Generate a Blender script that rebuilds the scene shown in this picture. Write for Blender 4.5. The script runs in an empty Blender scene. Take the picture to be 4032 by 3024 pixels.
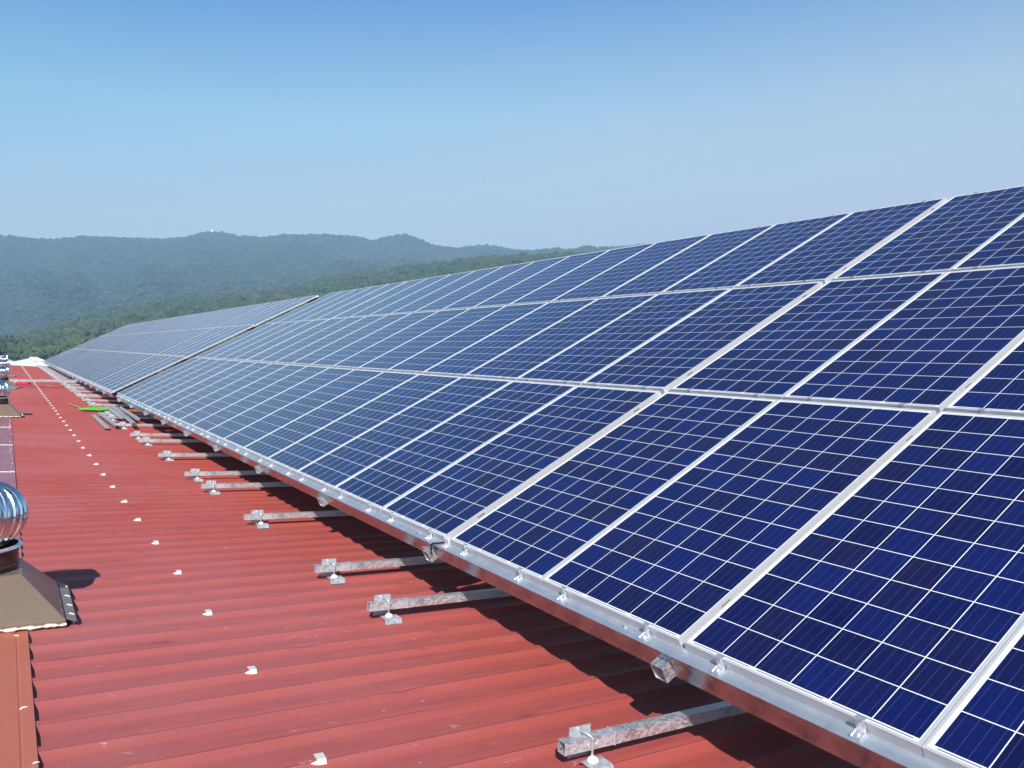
import bpy, math, random
from math import radians, sin, cos, tan, pi, sqrt, exp, atan2
from mathutils import Matrix, Vector
import numpy as np

sc = bpy.context.scene
COL = sc.collection
rnd = random.Random(7)

# ------------------------------------------------------------------ camera
cam_d = bpy.data.cameras.new("camera")
cam = bpy.data.objects.new("camera", cam_d)
COL.objects.link(cam)
CAM = Vector((-2.2732, -4.3772, 1.1921))
right = Vector((0.849177, -0.528108, 0.0))
fwd = Vector((0.527462, 0.848140, -0.049425)).normalized()
upv = right.cross(fwd).normalized()
M = Matrix((( right.x, upv.x, -fwd.x, CAM.x), (right.y, upv.y, -fwd.y, CAM.y),
            (right.z, upv.z, -fwd.z, CAM.z), (0, 0, 0, 1)))
cam.matrix_world = M
cam_d.sensor_fit = 'HORIZONTAL'
cam_d.sensor_width = 36.0
cam_d.lens = 36.0 * 3207.13 / 4032.0
cam_d.clip_start = 0.05
cam_d.clip_end = 12000
sc.camera = cam

# ------------------------------------------------------------------ light
SUN = Vector((-0.63, -1.08, 1.0)).normalized()          # towards the sun
sun_el = math.asin(SUN.z)
sun_az = atan2(SUN.x, SUN.y)
ld = bpy.data.lights.new("sun", 'SUN')
ld.energy = 4.9
ld.angle = radians(0.53)
ld.color = (1.0, 0.955, 0.89)
lo = bpy.data.objects.new("sun", ld)
COL.objects.link(lo)
lo.rotation_euler = (-SUN).to_track_quat('-Z', 'Y').to_euler()
lo.location = (0, 0, 30)

world = bpy.data.worlds.new("World")
sc.world = world
world.use_nodes = True
wt = world.node_tree
wt.nodes.clear()
sky = wt.nodes.new('ShaderNodeTexSky')
sky.sky_type = 'NISHITA'
sky.sun_disc = False
sky.sun_elevation = sun_el
sky.sun_rotation = sun_az
sky.altitude = 100
sky.air_density = 1.0
sky.dust_density = 1.0
sky.ozone_density = 2.2
bg = wt.nodes.new('ShaderNodeBackground')
bg.inputs[1].default_value = 0.118
wo = wt.nodes.new('ShaderNodeOutputWorld')
tcw = wt.nodes.new('ShaderNodeTexCoord')
sxz = wt.nodes.new('ShaderNodeSeparateXYZ')
wt.links.new(tcw.outputs['Generated'], sxz.inputs[0])
ramp = wt.nodes.new('ShaderNodeValToRGB')
wt.links.new(sxz.outputs[2], ramp.inputs[0])
stops = [(0.0, (0.60, 0.47, 0.375)), (0.13, (0.535, 0.455, 0.372)), (0.26, (0.425, 0.560, 0.482)), (0.38, (0.138, 0.372, 0.505)), (0.50, (0.125, 0.32, 0.46))]
el_ = ramp.color_ramp.elements
while len(el_) < len(stops): el_.new(0.5)
for e_, (p_, c_) in zip(el_, stops):
    e_.position = p_; e_.color = (*c_, 1.0)
mxw = wt.nodes.new('ShaderNodeVectorMath'); mxw.operation = 'SCALE'; mxw.inputs['Scale'].default_value = 2.0
wt.links.new(ramp.outputs[0], mxw.inputs[0])
mul = wt.nodes.new('ShaderNodeMix'); mul.data_type = 'RGBA'; mul.blend_type = 'MULTIPLY'
mul.inputs[0].default_value = 1.0
wt.links.new(sky.outputs[0], mul.inputs[6]); wt.links.new(mxw.outputs[0], mul.inputs[7])
mr2 = wt.nodes.new('ShaderNodeMapRange')
wt.links.new(sxz.outputs[2], mr2.inputs[0])
mr2.inputs[1].default_value = 0.42; mr2.inputs[2].default_value = 0.85; mr2.inputs[3].default_value = 1.0; mr2.inputs[4].default_value = 0.55
mul2 = wt.nodes.new('ShaderNodeVectorMath'); mul2.operation = 'SCALE'
wt.links.new(mul.outputs[2], mul2.inputs[0]); wt.links.new(mr2.outputs[0], mul2.inputs['Scale'])
# faint high cloud, thickest low in the east
cmap = wt.nodes.new('ShaderNodeMapping'); cmap.inputs[3].default_value = (1.6, 1.6, 9.0)
wt.links.new(tcw.outputs['Generated'], cmap.inputs[0])
cn = wt.nodes.new('ShaderNodeTexNoise'); cn.inputs['Scale'].default_value = 2.2; cn.inputs['Detail'].default_value = 6; cn.inputs['Roughness'].default_value = 0.62
wt.links.new(cmap.outputs[0], cn.inputs[0])
cr = wt.nodes.new('ShaderNodeMapRange'); wt.links.new(cn.outputs[0], cr.inputs[0])
cr.inputs[1].default_value = 0.50; cr.inputs[2].default_value = 0.78; cr.inputs[4].default_value = 0.16
lowr = wt.nodes.new('ShaderNodeMapRange'); wt.links.new(sxz.outputs[2], lowr.inputs[0])
lowr.inputs[1].default_value = 0.45; lowr.inputs[2].default_value = 0.08
east = wt.nodes.new('ShaderNodeMapRange'); wt.links.new(sxz.outputs[0], east.inputs[0])
east.inputs[1].default_value = 0.0; east.inputs[2].default_value = 0.85
ea = wt.nodes.new('ShaderNodeMath'); ea.operation = 'MULTIPLY_ADD'; ea.inputs[1].default_value = 0.92
wt.links.new(east.outputs[0], ea.inputs[0]); wt.links.new(cr.outputs[0], ea.inputs[2])
cl = wt.nodes.new('ShaderNodeMath'); cl.operation = 'MULTIPLY'
wt.links.new(ea.outputs[0], cl.inputs[0]); wt.links.new(lowr.outputs[0], cl.inputs[1])
cmix = wt.nodes.new('ShaderNodeMix'); cmix.data_type = 'RGBA'
wt.links.new(cl.outputs[0], cmix.inputs[0]); wt.links.new(mul2.outputs[0], cmix.inputs[6])
cmix.inputs[7].default_value = (4.25, 4.45, 4.70, 1.0)
wt.links.new(cmix.outputs[2], bg.inputs[0])
wt.links.new(bg.outputs[0], wo.inputs[0])

sc.view_settings.view_transform = 'Standard'
sc.view_settings.look = 'None'
sc.view_settings.gamma = 1.0
sc.view_settings.exposure = 0.45
sc.cycles.max_bounces = 8
sc.cycles.volume_bounces = 1
sc.cycles.use_denoising = True

# ------------------------------------------------------------------ helpers
class MB:
    """collects pieces of one mesh"""
    def __init__(s):
        s.v = []; s.f = []; s.m = []; s.k = 0
    def add(s, verts, faces, mat=None):
        b = len(s.v)
        s.v += [tuple(p) for p in verts]
        for f in faces:
            s.f.append(tuple(i + b for i in f)); s.m.append(s.k if mat is None else mat)
    def box(s, x0, x1, y0, y1, z0, z1, xf=None, mat=None):
        vs = [Vector((x, y, z)) for x in (x0, x1) for y in (y0, y1) for z in (z0, z1)]
        if xf: vs = [xf @ p for p in vs]
        s.add(vs, [(0, 1, 3, 2), (4, 6, 7, 5), (0, 4, 5, 1), (2, 3, 7, 6), (0, 2, 6, 4), (1, 5, 7, 3)], mat)
    def extrude(s, prof, y0, y1, closed=True, xf=None, caps=True, mat=None):
        """profile of (x,z) swept along y"""
        n = len(prof)
        vs = [Vector((x, y, z)) for y in (y0, y1) for x, z in prof]
        if xf: vs = [xf @ p for p in vs]
        fs = [(i, (i + 1) % n, n + (i + 1) % n, n + i) for i in range(n if closed else n - 1)]
        if caps and closed: fs += [tuple(range(n))[::-1], tuple(range(n, 2 * n))]
        s.add(vs, fs, mat)
    def tube(s, pts, r, n=8, caps=True, mat=None):
        pts = [Vector(p) for p in pts]
        rs = r if isinstance(r, (list, tuple)) else [r] * len(pts)
        vs = []; fs = []
        pn = None
        for i, p in enumerate(pts):
            a = pts[max(0, i - 1)]; b = pts[min(len(pts) - 1, i + 1)]
            t = (b - a).normalized()
            if pn is None:
                pn = t.orthogonal().normalized()
            else:
                pn = (pn - t * pn.dot(t))
                pn = pn.normalized() if pn.length > 1e-6 else t.orthogonal().normalized()
            q = t.cross(pn)
            for k in range(n):
                a_ = 2 * pi * k / n
                vs.append(p + (pn * cos(a_) + q * sin(a_)) * rs[i])
        for i in range(len(pts) - 1):
            for k in range(n):
                fs.append((i * n + k, i * n + (k + 1) % n, (i + 1) * n + (k + 1) % n, (i + 1) * n + k))
        if caps: fs += [tuple(range(n))[::-1], tuple(range((len(pts) - 1) * n, len(pts) * n))]
        s.add(vs, fs, mat)
    def lathe(s, prof, c=(0, 0, 0), n=32, mat=None, cap=False):
        vs = [(c[0] + r * cos(2 * pi * k / n), c[1] + r * sin(2 * pi * k / n), c[2] + z) for r, z in prof for k in range(n)]
        fs = [(i * n + k, i * n + (k + 1) % n, (i + 1) * n + (k + 1) % n, (i + 1) * n + k) for i in range(len(prof) - 1) for k in range(n)]
        if cap:
            fs.append(tuple(range((len(prof) - 1) * n, len(prof) * n)))
        s.add(vs, fs, mat)
    def mesh(s, name, mats, smooth=None):
        me = bpy.data.meshes.new(name)
        me.from_pydata(s.v, [], s.f)
        for m in (mats if isinstance(mats, (list, tuple)) else [mats]): me.materials.append(m)
        if any(s.m): me.polygons.foreach_set('material_index', s.m)
        me.update()
        if smooth is not None:
            me.polygons.foreach_set('use_smooth', [True] * len(me.polygons))
            me.set_sharp_from_angle(angle=radians(smooth))
        return me
    def build(s, name, mats, parent=None, smooth=None):
        return link(name, s.mesh(name, mats, smooth), parent)

def link(name, data, parent=None, loc=None):
    o = bpy.data.objects.new(name, data)
    COL.objects.link(o)
    if parent: o.parent = parent
    if loc: o.location = loc
    return o
def tag(o, label=None, cat=None, group=None, kind=None):
    if label: o['label'] = label
    if cat: o['category'] = cat
    if group: o['group'] = group
    if kind: o['kind'] = kind
    return o
def thing(name, label, cat, loc=(0, 0, 0), group=None, rot=None):
    o = bpy.data.objects.new(name, None)
    o.empty_display_size = 0.1
    COL.objects.link(o)
    o.location = loc
    if rot: o.rotation_euler = rot
    return tag(o, label, cat, group)
def bevel(o, w, seg=1):
    m = o.modifiers.new('bevel', 'BEVEL'); m.width = w; m.segments = seg; m.limit_method = 'ANGLE'
    m.angle_limit = radians(40)
    return o
KIDS = {}
def copy_tree(src, parts, loc, label, rot=None):
    """copy of a thing with copies of its parts (parts: list of (object, [subparts]))"""
    r = src.copy(); COL.objects.link(r); r.location = loc
    if rot is not None: r.rotation_euler = rot
    r['label'] = label
    for p, subs in parts:
        c = p.copy(); COL.objects.link(c); c.parent = r
        for q in subs:
            d = q.copy(); COL.objects.link(d); d.parent = c
    return r

ONES = ['', 'first', 'second', 'third', 'fourth', 'fifth', 'sixth', 'seventh', 'eighth', 'ninth', 'tenth', 'eleventh', 'twelfth', 'thirteenth',
        'fourteenth', 'fifteenth', 'sixteenth', 'seventeenth', 'eighteenth', 'nineteenth']
TENS = {2: 'twent', 3: 'thirt', 4: 'fort', 5: 'fift', 6: 'sixt', 7: 'sevent'}
def nth(n):
    if n < 20: return ONES[n]
    t, u = divmod(n, 10)
    return TENS[t] + 'ieth' if u == 0 else TENS[t] + 'y-' + ONES[u]

# ------------------------------------------------------------------ node helpers
class NT:
    def __init__(s, name):
        s.mat = bpy.data.materials.new(name); s.mat.use_nodes = True
        s.t = s.mat.node_tree
        s.b = s.t.nodes['Principled BSDF']
        s.out = s.t.nodes['Material Output']
    def n(s, typ, **kw):
        x = s.t.nodes.new(typ)
        for k, v in kw.items(): setattr(x, k, v)
        return x
    def put(s, sock, v):
        if hasattr(v, 'links') or isinstance(v, bpy.types.NodeSocket): s.t.links.new(v, sock)
        else: sock.default_value = v
    def m(s, op, a, b=None, c=None, clamp=False):
        x = s.n('ShaderNodeMath', operation=op); x.use_clamp = clamp
        s.put(x.inputs[0], a)
        if b is not None: s.put(x.inputs[1], b)
        if c is not None: s.put(x.inputs[2], c)
        return x.outputs[0]
    def mix(s, f, a, b):
        x = s.n('ShaderNodeMix', data_type='RGBA')
        s.put(x.inputs[0], f)
        s.put(x.inputs[6], a if not isinstance(a, tuple) else (*a, 1.0)[:4])
        s.put(x.inputs[7], b if not isinstance(b, tuple) else (*b, 1.0)[:4])
        return x.outputs[2]
    def mapr(s, v, a, b, c=0.0, d=1.0, smooth=False):
        x = s.n('ShaderNodeMapRange')
        if smooth: x.interpolation_type = 'SMOOTHSTEP'
        s.put(x.inputs[0], v)
        for i, q in enumerate((a, b, c, d)): s.put(x.inputs[i + 1], q)
        return x.outputs[0]
    def coord(s, kind='Object'):
        return s.n('ShaderNodeTexCoord').outputs[kind]
    def scale(s, vec, sx, sy, sz):
        x = s.n('ShaderNodeMapping'); s.put(x.inputs[0], vec); x.inputs[3].default_value = (sx, sy, sz)
        return x.outputs[0]
    def noise(s, vec, sc_, det=3, rough=0.55, dist=0.0):
        x = s.n('ShaderNodeTexNoise'); s.put(x.inputs['Vector'], vec)
        x.inputs['Scale'].default_value = sc_; x.inputs['Detail'].default_value = det
        x.inputs['Roughness'].default_value = rough; x.inputs['Distortion'].default_value = dist
        return x.outputs['Fac']
    def voro(s, vec, sc_, out='Color', feature='F1'):
        x = s.n('ShaderNodeTexVoronoi', feature=feature); s.put(x.inputs['Vector'], vec)
        x.inputs['Scale'].default_value = sc_
        return x.outputs[out]
    def bump(s, h, strength, dist=0.01):
        x = s.n('ShaderNodeBump'); s.put(x.inputs['Height'], h)
        x.inputs['Strength'].default_value = strength; x.inputs['Distance'].default_value = dist
        s.t.links.new(x.outputs[0], s.b.inputs['Normal'])
    def set(s, **kw):
        for k, v in kw.items():
            key = k.replace('_', ' ')
            if isinstance(v, tuple) and len(v) == 3: v = (*v, 1.0)
            s.put(s.b.inputs[key], v)
        return s.mat

def simple(name, col, rough=0.5, metal=0.0, var=0.12, sc_=8.0, bump=0.0, spec=0.5):
    k = NT(name)
    c = k.coord()
    f = k.noise(c, sc_, 4)
    a = tuple(x * (1 - var) for x in col); b = tuple(min(1, x * (1 + var)) for x in col)
    k.set(Base_Color=k.mix(f, a, b), Roughness=k.mapr(f, 0.3, 0.7, rough * 0.85, min(1, rough * 1.15)), Metallic=metal)
    k.b.inputs['Specular IOR Level'].default_value = spec
    if bump: k.bump(f, bump, 0.01)
    return k.mat

# ------------------------------------------------------------------ materials
def mat_cells():
    k = NT('solar_cells')
    co = k.coord()
    sep = k.n('ShaderNodeSeparateXYZ'); k.put(sep.inputs[0], co)
    S, Y, Z = sep.outputs
    P = 0.159; GAP = 0.0036
    S0, Y0 = 0.0265, 0.0165                       # first cell corner (module coordinates)
    u = k.m('DIVIDE', k.m('SUBTRACT', S, S0), P)
    v = k.m('DIVIDE', k.m('SUBTRACT', Y, Y0), P)
    fu = k.m('FRACT', u); fv = k.m('FRACT', v)
    iu = k.m('FLOOR', u); iv = k.m('FLOOR', v)
    g = 1 - GAP / P
    ins = k.m('MULTIPLY', k.m('LESS_THAN', fu, g), k.m('LESS_THAN', fv, g))
    rng = k.m('MULTIPLY', k.m('MULTIPLY', k.m('GREATER_THAN', u, 0.0), k.m('LESS_THAN', u, 12.0)),
              k.m('MULTIPLY', k.m('GREATER_THAN', v, 0.0), k.m('LESS_THAN', v, 6.0)))
    cell = k.m('MULTIPLY', ins, rng)
    # bus bars: four thin strips per cell running up the slope
    bb = k.m('FRACT', k.m('SUBTRACT', k.m('MULTIPLY', fv, 4.0 / g), 0.5))
    bar = k.m('LESS_THAN', k.m('ABSOLUTE', k.m('SUBTRACT', bb, 0.5)), 0.5)
    bar = k.m('GREATER_THAN', k.m('ABSOLUTE', k.m('SUBTRACT', bb, 0.5)), 0.5 - 0.0145 * 1.0)
    # per cell tint
    oi = k.n('ShaderNodeObjectInfo')
    cv = k.n('ShaderNodeCombineXYZ'); k.put(cv.inputs[0], iu); k.put(cv.inputs[1], iv)
    k.put(cv.inputs[2], k.m('MULTIPLY', oi.outputs['Random'], 317.0))
    wn = k.n('ShaderNodeTexWhiteNoise', noise_dimensions='3D'); k.put(wn.inputs['Vector'], cv.outputs[0])
    wsep = k.n('ShaderNodeSeparateColor'); k.put(wsep.inputs[0], wn.outputs['Color'])
    r1 = wsep.outputs[0]; r2 = wsep.outputs[1]
    blue = k.mix(r1, (0.0038, 0.0052, 0.052), (0.0038, 0.0100, 0.094))
    pur = k.m('MULTIPLY', k.mapr(r2, 0.60, 1.0, 0.0, 1.0), 0.62)
    blue = k.mix(pur, blue, (0.0105, 0.0065, 0.036))
    crys = k.voro(co, 90.0)
    csep = k.n('ShaderNodeSeparateColor'); k.put(csep.inputs[0], crys)
    hs = k.n('ShaderNodeHueSaturation'); k.put(hs.inputs['Color'], blue)
    k.put(hs.inputs['Value'], k.mapr(csep.outputs[0], 0, 1, 0.90, 1.10))
    colr = k.mix(bar, hs.outputs[0], (0.060, 0.075, 0.20))
    # back sheet with the grey end ribbons
    w = k.m('DIVIDE', k.m('SUBTRACT', Y, Y0), 2 * P)
    fw = k.m('FRACT', w)
    inY = k.m('MULTIPLY', k.m('MULTIPLY', k.m('GREATER_THAN', fw, 0.05), k.m('LESS_THAN', fw, 0.945)),
              k.m('MULTIPLY', k.m('GREATER_THAN', w, 0.0), k.m('LESS_THAN', w, 3.0)))
    rb = k.m('LESS_THAN', k.m('ABSOLUTE', k.m('SUBTRACT', S, 0.0190)), 0.0027)
    rt = k.m('LESS_THAN', k.m('ABSOLUTE', k.m('SUBTRACT', S, 1.9375)), 0.0016)
    rib = k.m('MULTIPLY', k.m('MAXIMUM', rb, rt), inY)
    sheet = k.mix(rib, (0.88, 0.88, 0.88), (0.20, 0.20, 0.23))
    base = k.mix(cell, sheet, colr)
    dust = k.noise(co, 3.0, 5)
    # thin dusty film on the glass
    base = k.mix(k.m('MULTIPLY', dust, 0.010), base, (0.55, 0.55, 0.56))
    rough = k.mapr(dust, 0.3, 0.7, 0.13, 0.20)
    k.set(Base_Color=base, Roughness=rough)
    k.b.inputs['IOR'].default_value = 1.45
    k.b.inputs['Sheen Weight'].default_value = 0.02
    k.b.inputs['Sheen Roughness'].default_value = 0.32
    k.b.inputs['Sheen Tint'].default_value = (1.0, 0.96, 0.92, 1.0)
    k.b.inputs['Specular Tint'].default_value = (0.48, 0.72, 1.0, 1.0)
    k.b.inputs['Specular IOR Level'].default_value = 0.5
    return k.mat

def mat_galv(name, base=0.62, rough=(0.22, 0.42), spang=55.0, bump=0.25, streak=False, patt=0.35, metal=1.0, tint=(1, 1, 1)):
    k = NT(name)
    co = k.coord()
    v = k.voro(co, spang)
    vs = k.n('ShaderNodeSeparateColor'); k.put(vs.inputs[0], v)
    nz = k.noise(co, 14.0, 5, 0.65)
    wob = k.noise(k.scale(co, 1, 1, 1), 42.0, 3, 0.6, 1.5)
    f = k.m('ADD', k.m('MULTIPLY', vs.outputs[0], patt), k.m('MULTIPLY', nz, 1 - patt))
    if streak:
        st = k.noise(k.scale(co, 60, 1.2, 60), 1.0, 4, 0.6)
        f = k.m('ADD', k.m('MULTIPLY', f, 0.6), k.m('MULTIPLY', st, 0.4))
    c0 = tuple(base * q * w for q, w in zip((0.72, 0.73, 0.76), tint)); c1 = tuple(min(1, base * q * w) for q, w in zip((1.12, 1.13, 1.15), tint))
    k.set(Base_Color=k.mix(k.mapr(f, 0.25, 0.75), c0, c1), Roughness=k.mapr(f, 0.25, 0.75, rough[0], rough[1]), Metallic=metal)
    k.bump(k.m('ADD', wob, k.m('MULTIPLY', nz, 0.6)), bump, 0.002)
    return k.mat

def mat_spangle():
    # hot dip zinc: smooth dark crystals and frosty pale ones
    k = NT('galvanised_tube')
    co = k.coord()
    v = k.voro(k.scale(co, 0.55, 1, 1), 120.0)
    vs = k.n('ShaderNodeSeparateColor'); k.put(vs.inputs[0], v)
    nz = k.noise(k.scale(co, 0.7, 1, 1), 75.0, 5, 0.72, 1.0)
    big = k.noise(co, 7.0, 3)
    f = k.m('ADD', k.m('MULTIPLY', vs.outputs[0], 0.30), k.m('MULTIPLY', nz, 0.70))
    f = k.m('ADD', f, k.m('MULTIPLY', k.m('SUBTRACT', big, 0.5), 0.5))
    w = k.mapr(f, 0.36, 0.64, 0, 1)
    oi = k.n('ShaderNodeObjectInfo')
    k.set(Base_Color=k.mix(w, (0.62, 0.615, 0.635), (0.76, 0.76, 0.78)), Roughness=k.mapr(w, 0, 1, 0.38, 0.46), Metallic=k.mapr(w, 0, 1, 0.86, 0.60))
    k.bump(nz, 0.8, 0.003)
    return k.mat

def mat_roof():
    k = NT('red_roof_paint')
    co = k.coord()
    sep = k.n('ShaderNodeSeparateXYZ'); k.put(sep.inputs[0], co)
    X, Y, Z = sep.outputs
    big = k.noise(k.scale(co, 0.5, 0.35, 1), 1.0, 4)
    lng = k.noise(k.scale(co, 1.6, 14, 1), 1.0, 5, 0.6)
    fine = k.noise(co, 45.0, 3)
    c = k.mix(k.mapr(big, 0.3, 0.7), (0.385, 0.072, 0.057), (0.425, 0.088, 0.072))
    c = k.mix(k.m('MULTIPLY', k.mapr(lng, 0.50, 0.72), 0.30), c, (0.30, 0.056, 0.048))
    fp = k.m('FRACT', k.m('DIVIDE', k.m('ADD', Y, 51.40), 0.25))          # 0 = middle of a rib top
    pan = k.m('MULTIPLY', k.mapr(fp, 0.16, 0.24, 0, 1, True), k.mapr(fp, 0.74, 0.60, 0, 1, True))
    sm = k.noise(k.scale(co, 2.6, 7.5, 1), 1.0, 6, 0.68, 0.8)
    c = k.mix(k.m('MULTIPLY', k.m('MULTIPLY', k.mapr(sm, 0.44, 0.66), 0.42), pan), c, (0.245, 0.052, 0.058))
    pinker = k.m('MULTIPLY', k.mapr(X, 0.1, -2.0, 0.0, 1.0, True), k.mapr(k.noise(k.scale(co, 0.6, 0.5, 1), 1.0, 3), 0.3, 0.6))
    c = k.mix(k.m('MULTIPLY', pinker, 0.34), c, (0.42, 0.165, 0.175))  # pinker towards the ridge, in soft patches
    # grey dust in streaks along the sheets, also painted in for sky sheen
    d = k.noise(k.scale(co, 0.9, 22, 1), 1.0, 6, 0.7)
    c = k.mix(k.m('MULTIPLY', k.mapr(d, 0.50, 0.80), 0.26), c, (0.35, 0.20, 0.21))
    # faded pinkish weathering in big soft zones
    z = k.noise(k.scale(co, 0.22, 0.16, 1), 1.0, 3)
    c = k.mix(k.m('MULTIPLY', k.mapr(z, 0.42, 0.75), 0.16), c, (0.41, 0.160, 0.175))
    # pale scuffs and scratches
    sv = k.noise(k.scale(co, 9, 26, 1), 1.0, 6, 0.75, 0.6)
    spot = k.noise(k.scale(co, 1.1, 1.7, 1), 1.0, 2)
    sc1 = k.m('MULTIPLY', k.mapr(sv, 0.635, 0.675), k.mapr(spot, 0.46, 0.60))
    c = k.mix(k.m('MULTIPLY', sc1, 0.65), c, (0.70, 0.52, 0.49))
    sd = k.noise(k.scale(co, 3, 8, 1), 1.0, 5, 0.7)
    c = k.mix(k.m('MULTIPLY', k.mapr(sd, 0.64, 0.72), 0.5), c, (0.19, 0.030, 0.028))
    # dark uneven line along the bend at each rib top
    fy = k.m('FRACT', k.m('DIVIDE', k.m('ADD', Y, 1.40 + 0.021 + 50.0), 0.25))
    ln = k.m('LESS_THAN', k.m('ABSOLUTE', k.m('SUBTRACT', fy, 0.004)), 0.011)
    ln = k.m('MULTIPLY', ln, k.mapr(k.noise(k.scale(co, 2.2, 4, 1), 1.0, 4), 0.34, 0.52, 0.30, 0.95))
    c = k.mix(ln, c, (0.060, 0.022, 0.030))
    rough = k.mapr(lng, 0.3, 0.7, 0.42, 0.55)
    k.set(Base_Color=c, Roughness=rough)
    k.b.inputs['Specular IOR Level'].default_value = 0.07
    k.bump(k.m('ADD', k.m('MULTIPLY', lng, 1.0), k.m('MULTIPLY', fine, 0.05)), 0.10, 0.012)
    return k.mat

def mat_flash(name, a, b, dusty):
    k = NT(name)
    co = k.coord()
    n1 = k.noise(co, 2.2, 5); n2 = k.noise(k.scale(co, 30, 1.5, 1), 1.0, 4)
    c = k.mix(n1, a, b)
    c = k.mix(k.m('MULTIPLY', k.mapr(n2, 0.5, 0.75), dusty), c, (0.42, 0.33, 0.33))
    sp = k.noise(co, 26.0, 4, 0.7)
    c = k.mix(k.m('MULTIPLY', k.mapr(sp, 0.70, 0.74), 0.7), c, (0.68, 0.58, 0.55))
    k.set(Base_Color=c, Roughness=k.mapr(n1, 0.3, 0.7, 0.36, 0.5))
    k.bump(n1, 0.05, 0.02)
    return k.mat

M_CELL = mat_cells()
M_ALU = simple('anodised_aluminium', (0.60, 0.595, 0.605), 0.38, 0.22, 0.04, 30.0)
M_SLOT = simple('slot_shadow_grey', (0.16, 0.17, 0.19), 0.6, 0.2)
M_TUBE = mat_spangle()
M_WEB = mat_galv('galvanised_web', 0.44, (0.06, 0.26), 18.0, 0.18, streak=False, patt=0.25, metal=0.88, tint=(0.86, 1.0, 1.06))
M_FLANGE = mat_galv('galvanised_flange', 0.72, (0.30, 0.42), 20.0, 0.08, streak=True, patt=0.1, tint=(0.93, 1.0, 1.05), metal=0.72)
M_PLATE = mat_galv('galvanised_plate', 0.62, (0.36, 0.55), 60.0, 0.25, metal=0.6)
M_BRIGHT = mat_galv('bright_zinc', 0.80, (0.22, 0.36), 80.0, 0.2, metal=0.7)
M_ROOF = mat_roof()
M_FLASH_NEAR = mat_flash('ridge_sheet_fresh', (0.47, 0.115, 0.062), (0.52, 0.14, 0.08), 0.10)
M_FLASH = mat_flash('ridge_sheet_dusty', (0.31, 0.10, 0.115), (0.36, 0.14, 0.16), 0.40)
M_SEAL = simple('sealant_cream', (0.74, 0.70, 0.60), 0.6, 0.0, 0.12, 30.0, 0.3)
M_SEALY = simple('sealant_white', (0.84, 0.82, 0.70), 0.55, 0.0, 0.08, 30.0, 0.2)
M_WHITE = simple('white_cap_paint', (0.60, 0.59, 0.56), 0.5, 0.0, 0.18, 60.0)
M_BROWN = simple('brown_painted_sheet', (0.190, 0.136, 0.102), 0.30, 0.0, 0.10, 5.0, 0.06)
M_BROWN2 = simple('brown_skirt_sheet', (0.235, 0.195, 0.185), 0.5, 0.0, 0.12, 6.0)
M_DARK = simple('dark_painted_collar', (0.045, 0.034, 0.034), 0.34, 0.0, 0.15, 9.0)
M_BLACK = simple('black_rubber', (0.018, 0.018, 0.02), 0.5)
M_GREEN = simple('green_hose', (0.09, 0.58, 0.05), 0.42, 0.0, 0.2, 30.0)
M_GREENY = simple('yellow_green_hose', (0.42, 0.46, 0.08), 0.45, 0.0, 0.2, 30.0)
M_RED = simple('red_plastic_sheet', (0.70, 0.018, 0.07), 0.32, 0.0, 0.25, 22.0, 0.5)
M_WROOF = simple('white_roof_sheet', (0.82, 0.82, 0.81), 0.5, 0.0, 0.05, 2.0)
M_WWALL = simple('pale_render', (0.62, 0.62, 0.60), 0.8, 0.0, 0.08, 1.5)
M_CREAM = simple('cream_wall', (0.66, 0.60, 0.42), 0.8, 0.0, 0.08, 0.8)
def mat_chrome():
    k = NT('polished_steel')
    co = k.coord()
    n1 = k.noise(co, 9.0, 4); n2 = k.noise(co, 40.0, 4)
    k.set(Base_Color=k.mix(n1, (0.70, 0.70, 0.72), (0.86, 0.86, 0.87)), Roughness=k.mapr(n2, 0.3, 0.7, 0.10, 0.26), Metallic=1.0)
    k.bump(n1, 0.12, 0.02)
    return k.mat
M_CHROME = mat_chrome()

# ------------------------------------------------------------------ geometry constants
TILT = radians(25.758)
CT, ST = cos(TILT), sin(TILT)
W, L, H = 0.992, 1.956, 0.040
GR = 0.034                                    # gap between the rows
PANEL_ROT = (0.0, -TILT, 0.0)
def pw(s, y, n):                              # panel frame -> world
    return Vector((s * CT - n * ST, y, s * ST + n * CT))
PXF = Matrix(((CT, 0, -ST, 0), (0, 1, 0, 0), (ST, 0, CT, 0), (0, 0, 0, 1)))
SL = tan(radians(4.0))
XR = -2.45                                    # ridge
def rz(x, h=0.0):                             # height of the roof pan
    return -0.505 - SL * x + h if x >= XR else -0.505 - SL * (2 * XR - x) + h
RIB = 0.0205
ROOF_Y0, ROOF_Y1 = -9.15, 64.6

# ------------------------------------------------------------------ ground, hills, forest
def interp(tab, x):
    xs = [a for a, b in tab]; ys = [b for a, b in tab]
    return float(np.interp(x, xs, ys))
RIDGE = [(-180, 4.0), (-120, 3.2), (-60, 4.4), (-30, 5.6), (-12, 6.2), (-4, 6.5),
         (-0.08, 6.39), (0.53, 6.48), (1.29, 6.35), (2.46, 6.38), (4.32, 6.68), (6.75, 6.72), (8.9, 6.76), (10.26, 6.95), (11.16, 7.27), (11.8, 7.36),
         (12.53, 7.33), (13.1, 7.19), (14.88, 7.1), (15.84, 7.28), (17.71, 7.4), (19.3, 7.48), (20.92, 7.39), (22.22, 7.11), (23.08, 7.38), (24.41, 7.6),
         (25.29, 7.37), (26.19, 6.93), (27.96, 6.69), (28.64, 6.8), (29.75, 6.88), (30.87, 6.78), (32.0, 6.59), (33.35, 6.51), (34.24, 6.58),
         (36.48, 6.5), (38.15, 6.67), (39.81, 6.75), (41.99, 6.93), (48, 6.7), (60, 5.6), (90, 4.2), (140, 3.4), (180, 4.0)]
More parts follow.
